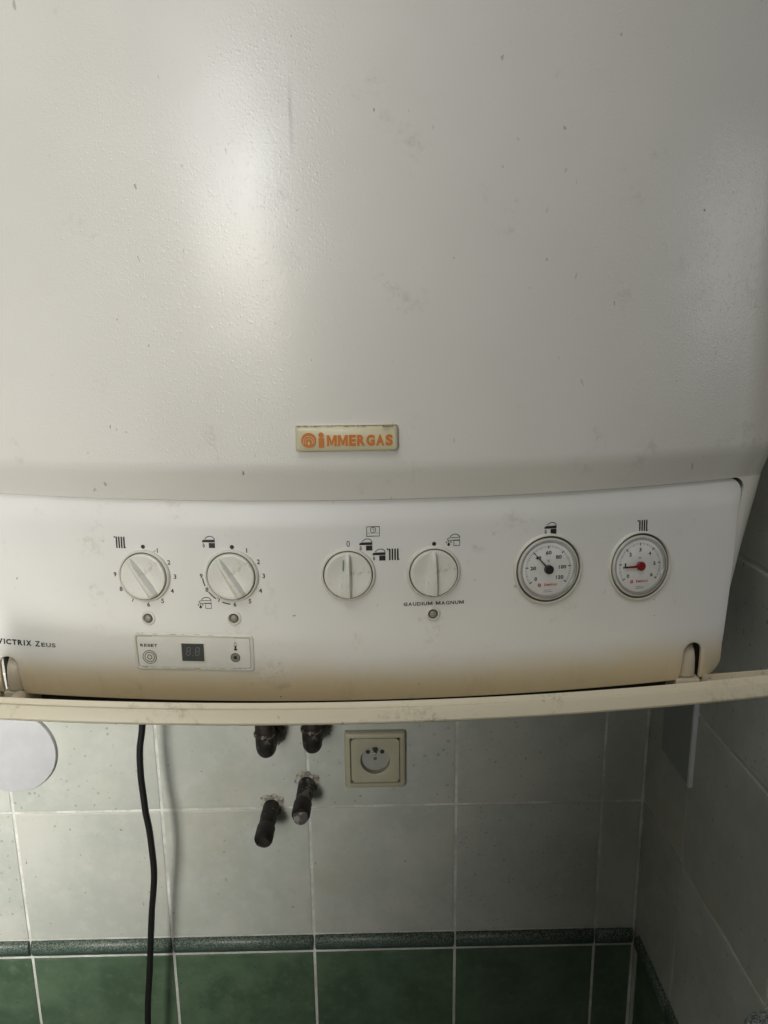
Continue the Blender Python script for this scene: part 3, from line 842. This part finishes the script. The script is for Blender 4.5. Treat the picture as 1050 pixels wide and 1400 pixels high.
# ---- hinges
for sx in (-1, 1):
    X = .2845 if sx > 0 else OFF-.2845
    # the arm comes forward out of the dark slot and down to the pivot block
    secs = [(ys(X, 1.6+h)+dy, h, r_) for dy, h, r_ in ((.020, -.2455, .0040), (.0125, -.2490, .0054), (.0092, -.254, .0062), (.0078, -.262, .0068), (.0068, -.270, .0072), (.0062, -.2770, .0076))]
    vs, fs = [], []; n = 14
    for y, h, r in secs:
        for k in range(n):
            a = 2*PI*k/n; ca, sa = math.cos(a), math.sin(a)
            vs.append((X+r*math.copysign(abs(ca)**.75, ca), y+.0064*math.copysign(abs(sa)**.75, sa), 1.6+h+(.003*sa if h > -.26 else 0)))
    for i in range(len(secs)-1):
        for k in range(n): fs.append((i*n+k, i*n+(k+1) % n, (i+1)*n+(k+1) % n, (i+1)*n+k))
    fs.append(tuple(range(n))); fs.append(tuple(range((len(secs)-1)*n, len(secs)*n)))
    arm = bmesh_part("hinge_arm", vs, fs, M_HINGE, smooth=True); smooth_by_angle(arm, 50)
    xb = X+sx*.0005
    v, f = boxm(xb-.0105, xb+.0100, .582, .606, 1.6-.300, 1.6-.2780)
    o = mesh("pivot_block", v, f, M_HINGE, arm, None, False, ROOT); bevel(o, .0018)
    xp = X+.006 if sx < 0 else X+.0165
    v, f = tube([(xp, .562+i*.003, 1.6-.2795) for i in range(6)], [.0025, .0046, .0054, .0056, .0056, .0050], 18)
    o = mesh("pivot_pin", v, f, M_HINGE, arm, None, True, ROOT)

# ---- lowered flap door, tilted up towards the viewer, with a raised rim
def flap():
    YL, HL = .440, -.2197; YH, HH = .589, -.2945        # top of the rim at the lip and at the hinge side
    L = math.hypot(YH-YL, HH-HL); u = Vector((0, (YH-YL)/L, (HH-HL)/L)); nrm = Vector((0, -u.z, u.y))  # nrm points up/inwards
    if nrm.z < 0: nrm = -nrm
    def P(x, s_, t_):
        b = .158*x*x
        p = Vector((x, YL, 1.6+HL))+u*s_+nrm*(t_+b); return tuple(p)
    HW = .303
    # profile across the lip, (s along door, t across): starts under the plate at the hinge side, round the lip, back inside
    prof = [(L, -.0145), (.012, -.0150), (.003, -.0149), (.0007, -.0145), (.0, -.0136), (-.0002, -.0070), (.0, -.0058), (.0008, -.0052), (.0022, -.0050), (.0023, -.0024), (.0030, -.0013), (.0052, -.0013), (.0060, -.0021), (.0062, -.0112), (L, -.0115)]
    n = 90; vs, fs = [], []
    for i in range(n+1):
        x = OFF-HW+(2*HW-OFF)*i/n
        for s_, t_ in prof: vs.append(P(x, s_, t_))
    m_ = len(prof)
    for i in range(n):
        for k in range(m_-1): a = i*m_+k; fs.append((a, a+1, a+m_+1, a+m_))
        fs.append((i*m_, (i+1)*m_, (i+1)*m_+m_-1, i*m_+m_-1))
    door = bmesh_part("flap_door", vs, fs, M_DOOR, smooth=True); smooth_by_angle(door, 32)
    door['label'] = "long cream flap let down below the controls"
    for sx in (-1, 1):
        rv = []; ss = [0+.0002, .03, .06, .09, .12, L]
        for s_ in ss:
            for x, t_ in ((HW, -.0152), (HW+.0006, .0), (HW-.0002, .0012), (HW-.0034, .0012), (HW-.0042, .0), (HW-.0046, -.0116)):
                rv.append(P(x if sx > 0 else OFF-x, s_, t_))
        rf = []
        for i in range(len(ss)-1):
            for k in range(5): a = i*6+k; rf.append((a, a+1, a+7, a+6))
        rf.append(tuple(range(6))); rf.append(tuple(range(len(ss)*6-6, len(ss)*6)))
        o = mesh("side_rim", rv, rf, M_DOOR, door, None, True, ROOT); smooth_by_angle(o, 40)
flap()

# ================================================================== walls
WY, XC = .9315, .3930
back = tag(mesh("back_wall", *boxm(-1.10, .392, WY-.0002, WY+.05, 0.55, 2.39), M_GROUT), kind="structure")
side = tag(mesh("side_wall", *boxm(XC-.0002, XC+.10, .585, .98, 0.55, 2.39), M_GROUT), kind="structure")
def tile_mesh(wd, ht, th=.0060, bv=.0011):
    me = bpy.data.meshes.new("tile"); bm = bmesh.new()
    vs, fs = [], []
    lo = [(0, 0), (0, th*.6), (bv*.35, th-bv*.35), (bv, th-.0002), (bv*2.2, th)]
    n = 4
    for k, y in lo:
        a, b = wd/2-k, ht/2-k; vs += [(-a, -y, -b), (a, -y, -b), (a, -y, b), (-a, -y, b)]
    for i in range(len(lo)-1):
        for j in range(4): fs.append((i*4+j, i*4+(j+1) % 4, (i+1)*4+(j+1) % 4, (i+1)*4+j))
    fs.append(tuple(range(len(lo)*4-4, len(lo)*4)))
    me.from_pydata(vs, [], fs); me.update(); bm.free()
    return me
_tm = {}
def put_tile(name, x, y, z, wd, ht, mat, rz, parent):
    key = (round(wd, 4), round(ht, 4), mat.name)
    if key not in _tm: _tm[key] = tile_mesh(wd, ht); _tm[key].materials.append(mat)
    o = bpy.data.objects.new(name, _tm[key]); COL.objects.link(o); o.parent = parent
    o.location = (x, y, z)
    o.rotation_euler = (random.uniform(-.002, .002), random.uniform(-.001, .001), rz+random.uniform(-.002, .002))
    return o
G = .0034
Z1_, Z2_ = .9777, .7754           # tile row joint, and top of the speckled border
rows = [(Z2_, Z1_)]+[(Z1_+.2023*i, Z1_+.2023*(i+1)) for i in range(7)]
XB = [-.4661-.2*i for i in range(3, 0, -1)]+[-.4661+.2*i for i in range(5)]+[XC-.0035]
TH = .006
cols = list(zip(XB, XB[1:]))
for z0, z1 in rows:
    for x0, x1 in cols:
        put_tile("tile", (x0+x1)/2, WY+.0045, (z0+z1)/2, x1-x0-G, z1-z0-G, M_TL, 0, back)
YB = [WY-.0015, .8012, .585]
YB = [.9275, .8012, .6000]
ycol = list(zip(YB, YB[1:]))
for z0, z1 in rows:
    for y0, y1 in ycol+[(.6, .5865)]:
        put_tile("tile", XC+.0045, (y0+y1)/2, (z0+z1)/2, abs(y1-y0)-G*.8, z1-z0-G, M_TL, -PI/2, side)
# speckled border: a bullnose moulding standing proud of the wall
BH = .0250
def border_mesh(wd):
    prof = [(0, BH/2), (.006, BH/2), (.0084, BH/2-.0008), (.0110, BH/2-.0034), (.0122, BH/2-.008), (.0120, BH/2-.014), (.0106, -BH/2+.0060), (.0085, -BH/2+.003), (.0065, -BH/2+.0006), (.0, -BH/2)]
    xs = [-wd/2, -wd/2+.001, wd/2-.001, wd/2]; vs, fs = [], []
    for i, x in enumerate(xs):
        for y, z in prof: vs.append((x, -(y-(.0010 if i in (0, 3) else 0)), z))
    m_ = len(prof)
    for i in range(3):
        for k in range(m_-1): a = i*m_+k; fs.append((a, a+1, a+m_+1, a+m_))
    fs.append(tuple(range(m_))); fs.append(tuple(range(3*m_, 4*m_)))
    me = bpy.data.meshes.new("border_tile"); me.from_pydata(vs, [], fs); me.update(); me.shade_smooth(); me.materials.append(M_BORDER); return me
_bm = {}
def put_border(x, y, z, wd, rz, parent):
    k = round(wd, 4)
    if k not in _bm: _bm[k] = border_mesh(wd)
    o = bpy.data.objects.new("border_tile", _bm[k]); COL.objects.link(o); o.parent = parent; o.location = (x, y, z)
    o.rotation_euler = (0, 0, rz); smooth_by_angle(o, 55); return o
zb = Z2_-.0012-BH/2
ZG = Z2_-.0012-BH-.0032
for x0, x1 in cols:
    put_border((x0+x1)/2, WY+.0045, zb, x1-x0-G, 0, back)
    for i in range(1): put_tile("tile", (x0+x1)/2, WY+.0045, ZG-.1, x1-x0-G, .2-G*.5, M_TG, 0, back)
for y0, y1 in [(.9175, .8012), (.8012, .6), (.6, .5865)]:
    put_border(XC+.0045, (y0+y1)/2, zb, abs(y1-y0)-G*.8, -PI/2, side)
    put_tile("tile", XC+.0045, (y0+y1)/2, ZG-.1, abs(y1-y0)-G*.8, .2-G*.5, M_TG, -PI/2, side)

# ================================================================== things on the walls
# round inspection cover
vs, fs = lathe([(.0590, -.002), (.0590, .0030), (.0582, .0044), (.0565, .0048), (.030, .0056), (0, .0058)], 72)
disc = mesh("round_cover", vs, fs, M_DISC, None, (-.4560, WY-.0016, 1.6-.5290), True); smooth_by_angle(disc, 40)
tag(disc, "flat white round plastic cover on the tiles at the left, below the boiler", "wall cover")

v, f = lathe([(.0600, -.003), (.0600, .0008), (.0592, .0012)], 72)
mesh("shadow_gap_ring", v, f, M_GREYGROOVE, disc, (0, 0, 0), True)  # added grey rim, paints the shadow gap round the cover's edge
# wall socket
SX, SZ = .0245, 1.6-.5485
sock = empty("wall_socket", (SX, WY-.0015, SZ), "ivory square wall socket with earth pin, right of the dark pipes", "socket")
def sq_loops(loops, name, mat, parent, loc=(0, 0, 0), cap=True):
    vs, fs = [], []; n = 0
    for a, y, r in loops:
        pts = rrect(-a, -a, a, a, r, 4); n = len(pts); vs += [(x, -y, z) for x, z in pts]
    for k in range(len(loops)-1):
        for i in range(n): j = (i+1) % n; fs.append((k*n+i, k*n+j, (k+1)*n+j, (k+1)*n+i))
    if cap: fs.append(tuple(range((len(loops)-1)*n, len(loops)*n)))
    o = mesh(name, vs, fs, mat, parent, loc, True); smooth_by_angle(o, 50); return o
sq_loops([(.0405, 0, .003), (.0405, .0060, .003), (.0395, .0085, .003), (.0375, .0096, .0025), (.0335, .0096, .0012), (.0330, .0085, .001), (.0325, .0070, .001)], "frame", M_SOCKET, sock, cap=False)
# insert with a round well
def insert():
    a = .0322; n = 48; vs = []; fs = []
    def sqp(t_):
        c, s_ = math.cos(t_), math.sin(t_); k = a/max(abs(c), abs(s_)); return (c*k, s_*k)
    rings = [lambda t_: (*sqp(t_), .0062), lambda t_: (*[v*.985 for v in sqp(t_)], .0088), lambda t_: (.0204*math.cos(t_), .0204*math.sin(t_), .0088), lambda t_: (.0196*math.cos(t_), .0196*math.sin(t_), .0084), lambda t_: (.0188*math.cos(t_), .0188*math.sin(t_), -.008)]
    for r in rings: vs += [(p[0], -p[2], p[1]) for p in (r(2*PI*(i+.5)/n) for i in range(n))]
    for k in range(len(rings)-1):
        for i in range(n): j = (i+1) % n; fs.append((k*n+i, k*n+j, (k+1)*n+j, (k+1)*n+i))
    o = mesh("insert", vs, fs, M_SOCKET, sock, (0, 0, 0), True); smooth_by_angle(o, 35); return o
ins = insert()
v, f = lathe([(.0190, .0008), (0, .0008)], 40); mesh("well_floor", v, f, M_WELL, ins)
for x, z, r in ((-.0095, .0085, .0030), (.0095, .0085, .0030)):
    v, f = lathe([(r, .0012), (0, .0012)], 20); mesh("hole", v, f, M_SOCKDARK, ins, (x, 0, z))
v, f = lathe([(.0024, .0012), (0, .0012)], 16); mesh("screw", v, f, M_GREY, ins, (0, 0, -.0015))
v, f = lathe([(.0036, .0010), (0, .0010)], 16); mesh("pin_slot", v, f, M_SOCKDARK, ins, (0, 0, .0125))
v, f = lathe([(.0023, .0010), (.0023, .0100), (.0016, .0115), (0, .0118)], 16); mesh("earth_pin", v, f, M_METAL, ins, (0, 0, .0118), True)

# pipes: two stubs straight out of the wall, two elbows coming down from the boiler
def splat(x, z, r0, seed, parent, name="plaster_patch", mat=M_PLASTER):
    rr = random.Random(seed); n = 22; vs = []
    for i in range(n):
        a = 2*PI*i/n; r = r0*rr.uniform(.8, 1.3); vs.append((x+r*math.cos(a), WY-.0020, z+r*math.sin(a)))
    for i in range(n):
        a = 2*PI*i/n; r = r0*.72; vs.append((x+r*math.cos(a), WY-.0040-rr.random()*.0015, z+r*math.sin(a)))
    fs = [(i, (i+1) % n, n+(i+1) % n, n+i) for i in range(n)]+[tuple(range(n, 2*n))]
    return mesh(name, vs, fs, mat, parent, None, True)
def pipe_bits(x, z, ln, r, label, dirty, seed):
    rr = random.Random(seed); root = empty("pipe_stub", (x, WY, z), label, "pipe", "dark pipe stubs in the wall")
    pth, rad = [], []
    for i in range(13):
        t_ = i/12; pth.append((rr.uniform(-.0003, .0003)-.004*t_, .004-t_*(ln+.002), rr.uniform(-.0003, .0003)-.010*t_)); rad.append(r*rr.uniform(.99, 1.02)*(1.0 if t_ < .55 else .97))
    pth += [(-.004, -ln+.001, -.010)]; rad += [r*.90]
    v, f = tube(pth, rad, 24); o = mesh("pipe_body", v, f, M_PIPED if dirty else M_PIPE, root, (0, 0, 0), True); smooth_by_angle(o, 45)
    v, f = tube([(-.004*q_, -ln*q_, -.010*q_) for q_ in (.62, .64, .93, .95)], [r*1.04, r*1.1, r*1.1, r*1.03], 24)
    o = mesh("end_cap", v, f, M_PIPE, root, (0, 0, 0), True); smooth_by_angle(o, 45)
    s = splat(0, 0, r*1.45, seed, root); s.location = (0, -WY, 0)
    return root
pipe_bits(-.1164, 1.6-.6165, .068, .0108, "lower left dark pipe stub with a plain black end, on the tile joint", False, 11)
pipe_bits(-.0675, 1.6-.5830, .067, .0108, "plaster-smeared pipe stub pointing out below the right-hand elbow", True, 12)
def elbow(x, zc, label, seed):
    root = empty("pipe_elbow", (x, .885, zc), label, "pipe", "dark pipe elbows under the boiler")
    Yv = .876; Rb = .016; pth = [(0, Yv-.885, .215), (0, Yv-.885, .03)]
    for i in range(9):
        a = PI/2*i/8; pth.append((0, Yv-.885+Rb-Rb*math.cos(a), -Rb*math.sin(a)+.0))
    pth.append((.0, WY+.002-.885, -Rb))
    v, f = tube(pth, .0118, 24); o = mesh("pipe_body", v, f, M_PIPE, root, (0, 0, 0), True); smooth_by_angle(o, 60)
    v, f = tube([(0, Yv-.885, .0085), (0, Yv-.885, .0100), (0, Yv-.885, .013), (0, Yv-.885, .0145)], [.0122, .0136, .0136, .0122], 24)
    o = mesh("collar", v, f, M_PIPED, root, (0, 0, 0), True); smooth_by_angle(o, 45)
    s = splat(0, -Rb, .017, seed, root); s.location = (0, -.885, 0)
    return root
elbow(-.1130, 1.6-.4935+.001, "left of the two dark pipe elbows under the flap", 21)
elbow(-.0545, 1.6-.4885+.001, "right of the two dark pipe elbows, nearer the socket", 22)
# black cable
cp = [(-.250, .80, -.20), (-.2520, .84, -.33), (-.2555, .86, -.40), (-.2590, .862, -.4567), (-.2645, .861, -.49), (-.2660, .860, -.526), (-.2650, .86, -.555), (-.2642, .86, -.577), (-.2618, .86, -.60), (-.2606, .86, -.625), (-.2602, .86, -.6614), (-.2630, .86, -.69), (-.2668, .86, -.7155), (-.2728, .861, -.766), (-.2785, .862, -.8164), (-.2840, .864, -.857), (-.2885, .866, -.8981), (-.293, .87, -.96), (-.30, .875, -1.04)]
def catmull(P, k=5):
    P = [Vector(p) for p in P]; out = []
    for i in range(len(P)-1):
        a, b, c, d = P[max(i-1, 0)], P[i], P[i+1], P[min(i+2, len(P)-1)]
        for j in range(k):
            t = j/k; out.append(.5*((2*b)+(c-a)*t+(2*a-5*b+4*c-d)*t*t+(3*b-a-3*c+d)*t**3))
    return out+[P[-1]]
pts = catmull(cp); v, f = tube([(p.x, p.y, p.z+1.6) for p in pts], .0041, 14)
cab = mesh("power_cable", [(x+.2885, y-.866, z-.70) for x, y, z in v], f, M_CABLE, None, (-.2885, .866, .70), True)
tag(cab, "black power cable hanging from the boiler in front of the tiles", "cable")
# access hatch on the side wall
hz = 1.6
ht = empty("access_hatch", (XC, .83, hz-.50), "thin white hatch cover on the shaded side wall under the flap", "hatch")
v, f = boxm(XC-.0055, XC+.001, .7955, .8770, hz-.5125, hz-.33)
o = mesh("hatch_face", v, f, M_HATCHFACE, ht, None, False, (XC, .83, hz-.50)); bevel(o, .0012)
v, f = boxm(XC-.0062, XC+.001, .7900, .7952, hz-.5135, hz-.33)
o = mesh("edge_strip", v, f, M_HATCH, ht, None, False, (XC, .83, hz-.50)); bevel(o, .0008)
# speckled ledge at lower right
pts = rrect(.281, .10, .60, .4555, .020, 6)
def slab(pts, z0, z1, b):
    vs, fs = [], []; n = len(pts); cx = sum(p[0] for p in pts)/n; cy = sum(p[1] for p in pts)/n
    def ins_(k): return [(x-k*math.copysign(1, x-cx), y-k*math.copysign(1, y-cy)) for x, y in pts]
    loops = [(ins_(b), z0), (ins_(0), z0+b), (ins_(0), z1-b), (ins_(b*.3), z1-b*.3), (ins_(b), z1)]
    for p, z in loops: vs += [(x, y, z) for x, y in p]
    for k in range(len(loops)-1):
        for i in range(n): j = (i+1) % n; fs.append((k*n+i, k*n+j, (k+1)*n+j, (k+1)*n+i))
    fs.append(tuple(range(n-1, -1, -1))); fs.append(tuple(range((len(loops)-1)*n, len(loops)*n)))
    return vs, fs
s = NT("speckled_laminate"); nn = s.noise(420, 4, .75)
M_LAM = s.done(s.mix(s.mr(nn, .42, .6), (.05, .07, .065), (.30, .33, .31)), .35)
v, f = slab(pts, 1.6-.506, 1.6-.4725, .005)
o = mesh("worktop", [(x-.44, y-.28, z-1.094) for x, y, z in v], f, M_LAM, None, (.44, .28, 1.094), True); smooth_by_angle(o, 35)
tag(o, "rounded corner of a speckled grey-green worktop at the lower right", "worktop")
